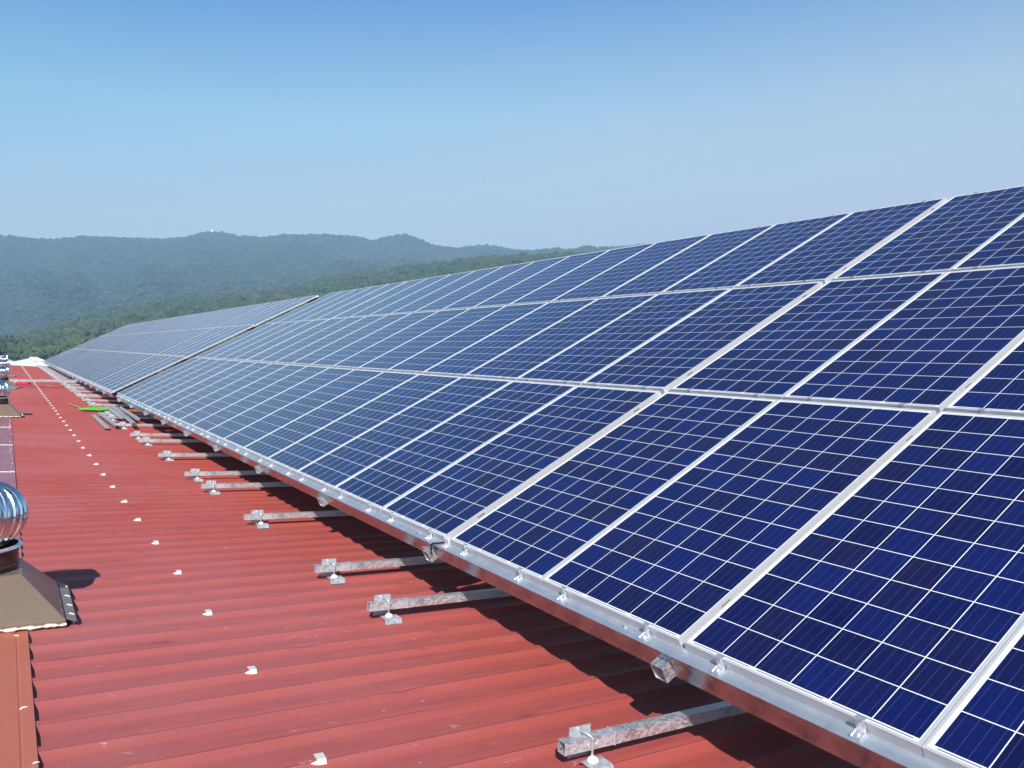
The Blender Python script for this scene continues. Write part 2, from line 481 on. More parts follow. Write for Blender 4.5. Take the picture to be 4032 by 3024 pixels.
SPUR = [(-180, 1.0), (-40, 0.6), (-10, 0.4), (-0.23, 0.40), (1.66, 0.85), (3.47, 1.49), (5.26, 1.88), (6.95, 2.37), (8.66, 2.68), (9.64, 2.8), (13.0, 3.25),
        (15.04, 3.37), (19.35, 4.3), (28.61, 5.65), (30.79, 5.85), (36.91, 6.0), (45, 5.6), (60, 4.0), (90, 2.0), (180, 1.0)]
RR, RS = 2800.0, 1300.0
GZ = -9.0
def hash_noise(seed):
    r = np.random.RandomState(seed)
    tab = r.rand(64, 64)
    def f(x, y):
        x = np.asarray(x, float); y = np.asarray(y, float)
        ix = np.floor(x).astype(int); iy = np.floor(y).astype(int)
        fx = x - ix; fy = y - iy
        fx = fx * fx * (3 - 2 * fx); fy = fy * fy * (3 - 2 * fy)
        a = tab[ix % 64, iy % 64]; b = tab[(ix + 1) % 64, iy % 64]; c = tab[ix % 64, (iy + 1) % 64]; d = tab[(ix + 1) % 64, (iy + 1) % 64]
        return (a * (1 - fx) + b * fx) * (1 - fy) + (c * (1 - fx) + d * fx) * fy
    return f
N1, N2 = hash_noise(3), hash_noise(11)
def terrain(phi, r):
    """phi degrees (array), r metres (array) -> height"""
    el = np.interp(phi, [a for a, b in RIDGE], [b for a, b in RIDGE])
    es = np.interp(phi, [a for a, b in SPUR], [b for a, b in SPUR])
    zr = CAM.z + RR * np.tan(np.radians(el)) - 9.0
    zs = CAM.z + RS * np.tan(np.radians(es)) - 11.0
    zs = np.maximum(zs, GZ)
    t = np.clip((r - 330.0) / (RS - 330.0), 0, 1)
    z1 = GZ + (zs - GZ) * (t * t * (3 - 2 * t)) ** 0.9
    t2 = np.clip((r - RS) / (RR - RS), 0, 1)
    dip = -24.0 * np.sin(np.clip(t2 / 0.28, 0, 1) * pi)
    z2 = zs + dip + (zr - zs) * (0.25 * t2 + 0.75 * t2 ** 1.5)
    gul = (N1(phi * 0.33 + r * 0.0006, r * 0.0016) - 0.5) * 2
    gul2 = (N2(phi * 1.1 + r * 0.001, r * 0.004) - 0.5) * 2
    z2 = z2 + (gul * 34.0 + gul2 * 15.0) * np.sin(np.clip(t2, 0, 1) * pi) ** 1.0
    z = np.where(r < RS, z1, z2)
    t3 = np.clip((r - RR) / 1200.0, 0, 1)
    return np.where(r > RR, z - 60 * t3 - (zr - GZ) * 0.5 * t3, z)

def build_land():
    k = NT('hill_ground')
    co = k.coord()
    a = k.noise(co, 0.02, 4); b = k.noise(co, 0.25, 5)
    k.set(Base_Color=k.mix(k.m('MULTIPLY', a, b), (0.030, 0.045, 0.020), (0.075, 0.095, 0.040)), Roughness=0.9)
    mg = k.mat
    phis = np.concatenate([np.arange(-180, -14, 4.0), np.arange(-14, 60, 0.25), np.arange(60, 180.1, 4.0)])
    rs = np.concatenate([np.arange(330, 1320, 33.0), np.arange(1320, 2860, 33.0), np.arange(2860, 4000, 160.0)])
    PH, R = np.meshgrid(phis, rs, indexing='ij')
    Z = terrain(PH, R)
    Z[:, 0] = GZ - 0.4
    X = CAM.x + R * np.sin(np.radians(PH)); Y = CAM.y + R * np.cos(np.radians(PH))
    nv = len(rs)
    verts = np.stack([X, Y, Z], -1).reshape(-1, 3)
    fs = [(i * nv + j, i * nv + j + 1, (i + 1) * nv + j + 1, (i + 1) * nv + j) for i in range(len(phis) - 1) for j in range(nv - 1)]
    me = bpy.data.meshes.new('hills'); me.from_pydata(verts.tolist(), [], fs); me.materials.append(mg)
    me.polygons.foreach_set('use_smooth', [True] * len(fs)); me.update()
    tag(link('hills', me), kind='structure')
    # valley floor
    k = NT('valley_floor')
    co = k.coord(); a = k.noise(co, 0.015, 4); b = k.noise(co, 0.6, 4)
    k.set(Base_Color=k.mix(a, k.mix(b, (0.05, 0.07, 0.025), (0.09, 0.11, 0.045)), (0.16, 0.15, 0.11)), Roughness=0.9)
    q = MB(); q.box(-4900, 4900, -4900, 4900, GZ - 2.0, GZ - 0.1)
    tag(q.build('ground', k.mat), kind='structure')

    # ---- forest: one uncountable wood
    k = NT('forest_leaves')
    oi = k.n('ShaderNodeObjectInfo')
    co = k.coord('Object')
    nz = k.noise(co, 1.6, 4)
    r = oi.outputs['Random']
    c = k.mix(r, (0.028, 0.058, 0.034), (0.066, 0.102, 0.052))
    yel = k.mapr(k.m('FRACT', k.m('MULTIPLY', r, 17.3)), 0.90, 1.0)
    c = k.mix(k.m('MULTIPLY', yel, 0.6), c, (0.13, 0.125, 0.055))
    dk = k.mapr(k.m('FRACT', k.m('MULTIPLY', r, 41.7)), 0.75, 1.0)
    c = k.mix(k.m('MULTIPLY', dk, 0.6), c, (0.020, 0.044, 0.026))
    c = k.mix(k.mapr(nz, 0.35, 0.65, 0.0, 0.35), c, (0.084, 0.118, 0.062))
    k.set(Base_Color=c, Roughness=0.75)
    k.b.inputs['Specular IOR Level'].default_value = 0.2
    mleaf = k.mat
    r_ = np.random.RandomState(5)
    pts = []
    def ring(r0, r1, p0, p1, step):
        r = r0
        while r < r1:
            dp = math.degrees(step / r)
            n = int((p1 - p0) / dp)
            ph = p0 + (np.arange(n) + r_.rand(n)) * dp
            rr = r + (r_.rand(n) - 0.5) * step * 1.2
            pts.append(np.stack([ph, rr], -1))
            r += step * 0.95
    ring(380, 800, -10, 30, 6.6)
    ring(800, 1330, -10, 52, 7.4)
    ring(1330, 2830, -8, 50, 8.6)
    P = np.concatenate(pts)
    clear = N2(P[:, 0] * 0.9, P[:, 1] * 0.02) < 0.985
    P = P[clear]
    Z = terrain(P[:, 0], P[:, 1])
    X = CAM.x + P[:, 1] * np.sin(np.radians(P[:, 0])); Y = CAM.y + P[:, 1] * np.cos(np.radians(P[:, 0]))
    n = len(P)
    s = 0.72 + 0.62 * r_.rand(n) ** 1.4
    big = r_.rand(n) > 0.94
    s[big] *= 1.35
    verts = np.stack([X, Y, Z + 2.2 * s], -1)
    me = bpy.data.meshes.new('forest')
    me.vertices.add(n); me.vertices.foreach_set('co', verts.reshape(-1))
    at = me.attributes.new('tsize', 'FLOAT', 'POINT'); at.data.foreach_set('value', s)
    me.materials.append(mleaf); me.update()
    fo = tag(link('forest', me), kind='stuff')
    tag(fo, 'dense green broadleaf wood covering the hills behind the roof', 'forest')
    g = bpy.data.node_groups.new('forest_nodes', 'GeometryNodeTree')
    g.interface.new_socket('Geometry', in_out='INPUT', socket_type='NodeSocketGeometry')
    g.interface.new_socket('Geometry', in_out='OUTPUT', socket_type='NodeSocketGeometry')
    N = lambda t: g.nodes.new(t)
    gi = N('NodeGroupInput'); go = N('NodeGroupOutput')
    joinv = N('GeometryNodeGeometryToInstance')
    for q in range(4):
        ico = N('GeometryNodeMeshIcoSphere'); ico.inputs['Radius'].default_value = 1.0; ico.inputs['Subdivisions'].default_value = 5
        sp = N('GeometryNodeSetPosition')
        nx = N('ShaderNodeTexNoise'); nx.noise_dimensions = '4D'
        nx.inputs['W'].default_value = 3.7 * q + 1; nx.inputs['Scale'].default_value = 1.25 + 0.12 * q; nx.inputs['Detail'].default_value = 1.5
        nx2 = N('ShaderNodeTexNoise'); nx2.noise_dimensions = '4D'
        nx2.inputs['W'].default_value = 9.1 * q; nx2.inputs['Scale'].default_value = 4.6; nx2.inputs['Detail'].default_value = 3.0
        ms = N('ShaderNodeMath'); ms.operation = 'MULTIPLY_ADD'; ms.inputs[1].default_value = 2.0; ms.inputs[2].default_value = -1.0 + 1.0
        g.links.new(nx.outputs['Fac'], ms.inputs[0])
        m2 = N('ShaderNodeMath'); m2.operation = 'MULTIPLY_ADD'; m2.inputs[1].default_value = 1.7; m2.inputs[2].default_value = -0.85
        g.links.new(nx2.outputs['Fac'], m2.inputs[0])
        ad = N('ShaderNodeMath'); ad.operation = 'ADD'
        g.links.new(ms.outputs[0], ad.inputs[0]); g.links.new(m2.outputs[0], ad.inputs[1])
        pos = N('GeometryNodeInputPosition')
        vm = N('ShaderNodeVectorMath'); vm.operation = 'SCALE'
        g.links.new(pos.outputs[0], vm.inputs[0]); g.links.new(ad.outputs[0], vm.inputs['Scale'])
        v2 = N('ShaderNodeVectorMath'); v2.operation = 'MULTIPLY'
        v2.inputs[1].default_value = [(5.6, 5.6, 3.6), (5.2, 5.2, 3.9), (6.2, 6.0, 3.5), (4.8, 5.0, 4.2)][q]
        g.links.new(vm.outputs[0], v2.inputs[0])
        g.links.new(ico.outputs[0], sp.inputs['Geometry']); g.links.new(v2.outputs[0], sp.inputs['Position'])
        sm = N('GeometryNodeSetMaterial'); sm.inputs['Material'].default_value = mleaf
        g.links.new(sp.outputs[0], sm.inputs[0])
        g.links.new(sm.outputs[0], joinv.inputs[0])
    iop = N('GeometryNodeInstanceOnPoints')
    iop.inputs['Pick Instance'].default_value = True
    ri = N('FunctionNodeRandomValue'); ri.data_type = 'INT'
    ri.inputs['Min'].default_value = 0; ri.inputs['Max'].default_value = 3
    for sck in ri.inputs:
        if sck.name == 'Min' and sck.type == 'INT': sck.default_value = 0
        if sck.name == 'Max' and sck.type == 'INT': sck.default_value = 3
    rv = N('FunctionNodeRandomValue'); rv.data_type = 'FLOAT_VECTOR'
    rv.inputs[0].default_value = (-0.12, -0.12, 0.0); rv.inputs[1].default_value = (0.12, 0.12, 6.283)
    na = N('GeometryNodeInputNamedAttribute'); na.data_type = 'FLOAT'; na.inputs[0].default_value = 'tsize'
    g.links.new(gi.outputs[0], iop.inputs['Points'])
    g.links.new(joinv.outputs[0], iop.inputs['Instance'])
    iout = [o for o in ri.outputs if o.type == 'INT'][0]
    g.links.new(iout, iop.inputs['Instance Index'])
    vout = [o for o in rv.outputs if o.type == 'VECTOR'][0]
    g.links.new(vout, iop.inputs['Rotation'])
    fout = [o for o in na.outputs if o.type == 'VALUE' and o.enabled][0] if [o for o in na.outputs if o.type == 'VALUE' and o.enabled] else na.outputs[0]
    g.links.new(fout, iop.inputs['Scale'])
    g.links.new(iop.outputs[0], go.inputs[0])
    md = fo.modifiers.new('wood', 'NODES'); md.node_group = g
build_land()

def build_far():
    # white hut on the summit
    az, el = radians(11.8), radians(7.36)
    r = RR
    b = Vector((CAM.x + r * sin(az), CAM.y + r * cos(az), CAM.z + r * tan(el) - 2.0))
    t = thing('summit_hut', 'tiny white hut standing on the wooded summit against the sky', 'hut', b)
    q = MB(); q.box(-3.6, 3.6, -3.5, 3.5, -6.5, 4.2); q.build('wall', M_WROOF, t)
    q = MB(); q.extrude([(-4.2, 4.2), (4.2, 4.2), (0, 6.2)], -4, 4); q.build('roof', M_WROOF, t)
    # white roofed building past the end of the red roof
    t = thing('white_building', 'low building with bright white hipped roof past the end of red roof', 'building', (0.1, 72, 0))
    xr, zr, ze = 0.0, -0.255, -0.80
    y0, y1 = 0.0, 21.0
    hw = 4.6
    sl = 0.235
    q = MB()
    zE = zr - hw * sl
    vs = [(xr, y0, zr), (xr, y1, zr), (-hw, y0 - 5.2, zE), (hw, y0 - 5.2, zE), (hw, y1 + 4, zE), (-hw, y1 + 4, zE)]
    vs2 = [(x, y, z - 0.06) for x, y, z in vs]
    F = [(0, 2, 3), (0, 1, 5, 2), (0, 3, 4, 1), (1, 4, 5)]
    q.add(vs, F); q.add(vs2, [f[::-1] for f in F])
    for a, c in ((2, 3), (3, 4), (4, 5), (5, 2)):
        q.add([vs[a], vs2[a], vs2[c], vs[c]], [(0, 1, 2, 3)])
    rf = q.build('roof', M_WROOF, t)
    for i, yy in enumerate((1.8, 8.0, 15.0)):
        q = MB(); q.extrude([(-0.42, 0.03), (-0.30, 0.15), (0.30, 0.15), (0.42, 0.03)], yy, yy + 2.6, xf=Matrix.Translation((xr, 0, zr - 0.02)))
        q.build('ridge_cap', M_WROOF, rf)
    q = MB(); q.box(-hw + 0.3, hw - 0.3, y0 - 4.8, y1 + 3.6, GZ, zE - 0.07); q.build('wall', M_WWALL, t)
    # cream house seen behind the ventilators
    t = thing('cream_house', 'small cream house behind the farthest ventilators, beyond the red roof', 'house', (-2.9, 118, GZ))
    q = MB(); q.box(-1.9, 1.9, -2, 6, 0, 7.6); q.build('wall', M_CREAM, t)
    q = MB(); q.extrude([(-2.2, 7.6), (2.2, 7.6), (0, 8.6)], -2.3, 6.3); q.build('roof', M_CREAM, t)
build_far()

# ------------------------------------------------------------------ the factory with its red roof
def build_factory():
    t = thing('factory_building', 'long factory with a red corrugated metal roof filling the foreground', 'factory', (0, 0, 0))
    q = MB()
    XE = 9.0
    # rows along y
    rows = []
    j0 = int(round((ROOF_Y0 + 1.40) / 0.25)); j1 = int((ROOF_Y1 + 1.40) / 0.25)
    for j in range(j0, j1):
        c = -1.40 + 0.25 * j
        rows += [(c - 0.021, RIB, j, 'a'), (c + 0.021, RIB, j, 'b'), (c + 0.050, 0.0, j, 'c'), (c + 0.160, 0.0, j, 'd'), (c + 0.182, 0.0035, j, 'e')]
    rr = random.Random(21)
    dents = {}
    for j in range(j0, j1):
        c = -1.40 + 0.25 * j
        if c > 13: continue
        n = rr.choice([0, 1, 1, 2, 2, 3])
        dents[j] = [(rr.uniform(-2.15, 0.6), rr.uniform(0.004, 0.011), rr.uniform(0.025, 0.06), rr.choice('aab')) for _ in range(n)]
    def strip(rows_, xs, dent):
        n = len(xs); b = len(q.v)
        for (y, h, j, kd) in rows_:
            for x in xs:
                z = rz(x, h)
                yy = y
                if dent and 0 < xs.index(x) < n - 1 and False: pass
                w = 0.0
                if dent:
                    w = 0.0016 * sin(x * 2.1 + j * 1.7) * sin(x * 0.83 + j * 0.37 + y)
                    if kd in 'ab':
                        for dx, d, sg, kk in dents.get(j, ()):
                            if abs(x - dx) < 3.2 * sg:
                                g = exp(-((x - dx) / sg) ** 2)
                                z -= d * g * (1.0 if kd == kk else 0.25)
                                if kd == kk: yy += (0.010 if kd == 'a' else -0.008) * g
                q.v.append((x, yy, z + w * (1 if kd in 'cde' else 0.4)))
        m = len(rows_)
        for i in range(m - 1):
            for k in range(n - 1):
                q.f.append((b + i * n + k, b + i * n + k + 1, b + (i + 1) * n + k + 1, b + (i + 1) * n + k)); q.m.append(0)
    near = [r for r in rows if r[0] < 12.2]
    far = [r for r in rows if r[0] >= near[-1][0] - 1e-6]
    xs_near = [XR + 0.0] + [XR + 0.033 * i for i in range(1, 112)] + [1.5, 2.0, 3.0, 4.5, 6.5, XE]
    xs_far = [XR, -1.2, 0.0, 1.5, 3, 4.5, 6.5, XE]
    strip(near, xs_near, True)
    strip(far, xs_far, False)
    XL = 2 * XR - XE
    strip(rows[::1], [XL, -9, -6, -4, XR], False)
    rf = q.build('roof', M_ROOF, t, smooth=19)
    # slight sheet overlap step across the roof
    p = MB()
    p.box(XR + 0.24, -0.25, 0, 0.10, 0, 0.012)
    for i, v in enumerate(p.v):
        x, y, z = v
        p.v[i] = (x, 30.02 + y + (x + 2.0) * 0.02, rz(x, RIB + 0.002) + z)
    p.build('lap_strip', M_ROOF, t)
    # walls
    p = MB()
    p.box(2 * XR - XE + 0.4, XE - 0.4, ROOF_Y0 + 0.4, ROOF_Y1 - 0.4, GZ, rz(XE) - 0.12); p.build('wall', M_WWALL, t)
    # end fascia closing the far gable
    for ya in (ROOF_Y0 + 0.02, ROOF_Y1 - 0.25):
        p = MB()
        p.add([(XL, ya, rz(XL) - 0.02), (XR, ya, rz(XR) - 0.02), (XE, ya, rz(XE) - 0.02), (XE, ya, rz(XE) - 0.4), (XL, ya, rz(XL) - 0.4)], [(0, 1, 2, 3, 4)])
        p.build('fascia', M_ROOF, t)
    # ridge sheets
    cuts = [ROOF_Y0, -2.2, 0.80, 3.84, 6.84, 9.84, 12.88, 15.9, 18.9, 21.9, 24.9, 27.9, 30.9, 33.9, 36.9, 39.9, 42.9, 45.9, 48.9, 51.9, 54.9, 57.9, 60.9, ROOF_Y1]
    for a, b in zip(cuts[:-1], cuts[1:]):
        near_ = b < 1.0
        p = MB()
        h = RIB + 0.003
        half = [(0.240, h - 0.006), (0.240, h), (0.196, h), (0.193, h - 0.003), (0.187, h - 0.003), (0.184, h), (0.03, h + 0.004), (0.0, h + 0.006)]
        prof = [(XR - d, rz(XR - d, hh)) for d, hh in half] + [(XR + d, rz(XR + d, hh)) for d, hh in half[::-1][1:]]
        lift = 0.0015 if cuts.index(a) % 2 else 0.0
        prof = [(x, z + lift) for x, z in prof]
        prof2 = prof + [(x, z - 0.0012) for x, z in prof[::-1]]
        p.extrude(prof2, a - 0.04, b + (0.02))
        o = p.build('ridge_sheet', M_FLASH_NEAR if near_ else M_FLASH, t, smooth=25)
        # sealant along its joint and dabs along its edge
        s = MB(); dabs = MB()
        pts = [(XR - 0.2 + 0.011 * i, b + 0.012 + 0.004 * sin(i * 1.7), rz(XR - 0.2 + 0.011 * i, h + 0.006)) for i in range(41)]
        s.tube(pts, [0.007 + 0.003 * sin(i * 2.3) for i in range(41)], 6)
        if b < 22:
            yy = a + 0.15
            while yy < b - 0.05:
                for kq in range(rr.choice([0, 0, 1, 1])):
                    cx = XR + rr.uniform(0.185, 0.232); cy = yy + kq * 0.04
                    e = rr.uniform(0.45, 0.85); tw = rr.uniform(-.006, .008)
                    dabs.tube([(cx - 0.018 * e, cy - tw, rz(cx, h - 0.001)), (cx - .006 * e, cy, rz(cx, h + 0.002)), (cx + 0.008 * e, cy + tw * .6, rz(cx, h + 0.002)), (cx + 0.02 * e, cy + tw, rz(cx, h - 0.001))],
                           [0.002, 0.006 * e, 0.005 * e, 0.002], 6)
                yy += rr.uniform(0.17, 0.34)
        s.build('sealant', M_SEAL, o, smooth=60)
        if dabs.v: tag(dabs.build('sealant_dabs', M_SEAL, o, smooth=60), kind='stuff')
    return t
build_factory()

# ------------------------------------------------------------------ rib caps
def build_caps():
    q = MB()
    # folded saddle over the rib
    prof = [(-0.050, 0.003), (-0.030, 0.029), (0.020, 0.030), (0.030, 0.022), (0.031, 0.025), (0.021, 0.0345), (-0.031, 0.0335), (-0.055, 0.004)]
    vs = []
    w = 0.0195
    R = Matrix(((0, 1, 0, 0), (1, 0, 0, 0), (0, 0, 1, 0), (0, 0, 0, 1)))
    q.extrude(prof, -w, w, xf=R)
    q.v = [(x, y, z) for x, y, z in q.v]
    cap_me = q.mesh('rib_cap', M_WHITE)
    s = MB()
    s.tube([(-0.046, -0.034, 0.022), (-0.036, -0.035, 0.022), (-0.026, -0.036, 0.021), (-0.017, -0.036, 0.022)], [0.001, 0.005, 0.010, 0.009], 7)
    seal_me = s.mesh('sealant', M_SEALY, 60)
    for i in range(66):
        y = -1.40 + i
        x = -1.29 + rnd.uniform(-0.006, 0.006)
        o = link('rib_cap', cap_me); o.location = (x, y, rz(x)); o.rotation_euler = (0, radians(4), rnd.uniform(-0.06, 0.06))
        o.scale = (rnd.uniform(0.82, 0.96), 0.88, 0.92)
        tag(o, 'small white metal cap on the red roof, %s of its row from the near end' % nth(i + 1), 'roof cap', 'white rib caps in a row along the red roof')
        p = link('sealant', seal_me, o)
build_caps()

# ------------------------------------------------------------------ solar panels
def panel_meshes():
    q = MB()
    t = 0.011
    bar = [(0, 0, L, t), (0, W - t, L, W), (0, t, t, W - t), (L - t, t, L, W - t)]
    for x0, y0, x1, y1 in bar:
        q.box(x0, x1, y0, y1, -H, 0.0)
    # slotted vent holes in the long sides
    q.k = 1
    for xx in (0.255, L - 0.285):
        for yy in (-0.0004, W + 0.0004):
            q.box(xx, xx + 0.056, yy - 0.0005, yy + 0.0005, -0.0255, -0.0165)
    q.k = 0
    frame = q.mesh('frame', [M_ALU, M_SLOT])
    q = MB(); q.box(t, L - t, t, W - t, -0.0075, -0.0022)
    glass = q.mesh('cell_sheet', M_CELL)
    # clamp hooking over the bottom edge (local: origin at edge, x up the slope)
    q = MB()
    w = 0.017
    prof = [(0.012, 0.0012), (0.012, 0.0055), (-0.004, 0.0060), (-0.010, 0.0015), (-0.0065, -0.014), (-0.013, -0.0335), (-0.046, -0.0355), (-0.046, -0.0392),
            (-0.010, -0.0392), (-0.0015, -0.016), (-0.004, -0.001), (-0.0025, 0.0012)]
    q.extrude(prof, -w, w)
    for sy in (-1, 1):                               # raised side ribs of the pressed foot
        q.box(-0.045, -0.014, sy * w - 0.002, sy * w + 0.002, -0.0355, -0.031)
    q.tube([(-0.008, -w, 0.0055), (-0.008, w, 0.0055)], 0.0055, 8)
    q.lathe([(0.0085, -0.0358), (0.0085, -0.0315), (0.006, -0.0285), (0.0, -0.0275)], (-0.030, 0, 0), 10)
    clamp = q.mesh('clamp', M_BRIGHT, 40)
    q = MB()
    q.extrude([(-0.012, 0.0012), (0.004, 0.0012), (0.006, -0.036), (0.030, -0.036), (0.030, -0.0392), (0.003, -0.0392), (0.001, 0.0042), (-0.012, 0.0038)][::-1], -0.022, 0.022)
    topc = q.mesh('clamp', M_BRIGHT, 40)
    return frame, glass, clamp, topc
FR, GL, CL, CLT = panel_meshes()

rowname = ['bottom', 'middle', 'top']
def place_panel(row, y_near, label, clamps=True):
    S0 = row * (L + GR)
    o = thing('solar_panel', label, 'solar panel', pw(S0, y_near, 0), 'blue solar panels in three long rows on the rack', PANEL_ROT)
    # slight individual settling of the modules
    o.rotation_euler = (rnd.gauss(0, 0.0006), -TILT + rnd.gauss(0, 0.0005), 0)
    f = link('frame', FR, o)
    if 'bev' not in KIDS:
        KIDS['bev'] = 1
    g = link('cell_sheet', GL, o)
    if clamps:
        for yy in (0.197, 0.797):
            link('clamp', CL, o, (0, yy + rnd.uniform(-0.008, 0.008), 0))
        if row == 2:
            for yy in (0.22, 0.78):
                link('clamp', CLT, o, (L, yy, 0))
    return o

# module positions along the array (near edges), from the dark gap towards the camera and beyond it
Y1, Y2 = 17.312, 18.327
near_edges = []
gaps_from_C = None
y = Y1
for i in range(17):
    g = 0.0736 if i == 4 else 0.0187
    near_edges.append(y - W)
    y = y - W - g
# y is now close to the C seam: force the calibrated nearest modules
near_edges = near_edges[:17]
off = near_edges[-1] - 0.0736
near_edges = [e - off * (i / 16.0) for i, e in enumerate(near_edges)]
near_edges += [-W, -2 * W - 0.010, -3 * W - 0.010 - 0.0267, -4 * W - 0.0367 - 0.0035, -5 * W - 0.0402 - 0.02, -6 * W - 0.0602 - 0.02]
far_edges = []
y = Y2
for i in range(43):
    far_edges.append(y)
    y += W + (0.0736 if i in (4, 21) else 0.0038)
Y3 = y
for row in range(3):
    for i, e in enumerate(near_edges):
        place_panel(row, e, 'blue solar panel in the %s row, %s on the near side of the dark gap' % (rowname[row], nth(i + 1)))
    for i, e in enumerate(far_edges):
        place_panel(row, e, 'blue solar panel in the %s row, %s beyond the dark gap' % (rowname[row], nth(i + 1)), clamps=(i < 26))

# ------------------------------------------------------------------ steel under the panels
def build_purlins():
    blocks = [(near_edges[-1] - 0.1, Y1 + 0.03, 'near'), (Y2 - 0.06, Y3 + 0.05, 'far')]
    def purlin(s_edge, ya, yb, label, low):
        t = thing('purlin', label, 'steel rail', pw(s_edge, (ya + yb) / 2, -H), 'steel rails along the panel rows')
        t.rotation_euler = PANEL_ROT
        a = ya - (ya + yb) / 2; b = -a
        q = MB()
        if low:
            z0 = -0.0006
            q.box(0.0, 0.100, a, b, z0 - 0.003, z0)
            for xx in (0.028, 0.040):
                q.box(xx, xx + 0.0022, a, b, z0 - 0.0002, z0 + 0.0012)
            q.build('top_flange', M_FLANGE, t)
            q = MB()
            q.box(-0.0005, 0.0025, a, b, -0.038, z0 - 0.0032)
            q.box(0.006, 0.009, a, b, -0.119, -0.034)
            q.box(0.006, 0.055, a, b, -0.122, -0.1192)
            q.build('web', M_WEB, t)
        else:
            q.box(0.0, 0.100, a, b, -0.0036, -0.0006)
            q.build('top_flange', M_FLANGE, t)
            q = MB(); q.box(0.002, 0.005, a, b, -0.119, -0.0038); q.build('web', M_WEB, t)
        return t
    for ya, yb, nm in blocks:
        purlin(-0.058, ya, yb, 'galvanised steel rail along the bottom panel edge, %s side of the dark gap' % nm, True)
        purlin(L - 0.033, ya, yb, 'galvanised rail showing between bottom and middle panel rows, %s side of dark gap' % nm, False)
        purlin(2 * L + GR - 0.033, ya, yb, 'galvanised rail showing between middle and top panel rows, %s side of dark gap' % nm, False)
        purlin(3 * L + 2 * GR - 0.085, ya, yb, 'galvanised rail under the top edge of the panels, %s side of dark gap' % nm, False)
build_purlins()

def square_tube(q, x0, x1, a, th=0.0032, y=0.0, z=0.0):
    """hollow square tube along x, outer size a, centre line at (y,z)"""
    h = a / 2; k = h - th
    for (ya, yb, za, zb) in ((-h, h, k, h), (-h, h, -h, -k), (-h, -k, -k, k), (k, h, -k, k)):
        q.box(x0, x1, y + ya, y + yb, z + za, z + zb)

def build_rafters():
    Ys = [-1.92, 0.235, 2.30, 4.36, 6.43, 8.45, 10.52, 12.62, 14.70, 16.90]
    Yf = [20.33 + 2.0 * i for i in range(20)] + [60.4]
    lab = ['cut end of a steel rafter tube under the panel edge, %s from the near end' ]
    q = MB(); square_tube(q, -0.102, 6.02, 0.072)
    me = q.mesh('tube', M_TUBE)
    legs = []
    for i, y in enumerate(sorted(Ys + Yf)):
        label = 'square steel rafter tube poking out under the bottom panel edge, %s from the near end' % nth(i + 1)
        o = thing('rafter', label, 'rafter', pw(0, y, -0.121), 'rafter tube ends under the bottom panel edge', PANEL_ROT)
        tb = link('tube', me, o)
        # posts down to the roof, kept vertical
        for s in (0.75, 3.0, 5.6):
            top = pw(s, y, -0.157)
            hgt = top.z - rz(top.x, 0.118)
            key = ('leg', s)
            if key not in KIDS:
                p = MB(); p.box(-0.025, 0.025, -0.025, 0.025, -hgt, 0.012); KIDS[key] = p.mesh('leg', M_TUBE)
            lg = link('leg', KIDS[key], o, (s, 0, -0.036)); lg.rotation_euler = (0, TILT, 0)
        if abs(y - 0.235) < 0.01 or abs(y - 6.43) < 0.01:      # wire tie left on the tube end
            p = MB()
            p.tube([(-0.085, -0.055, 0.041), (-0.080, 0.056, 0.043)], 0.0035, 6)
            p.tube([(-0.070, 0.050, 0.040), (-0.062, -0.012, 0.044), (-0.060, -0.046, 0.036), (-0.058, -0.040, -0.01)], 0.003, 6)
            p.build('wire_tie', M_BRIGHT, o, smooth=60)
build_rafters()

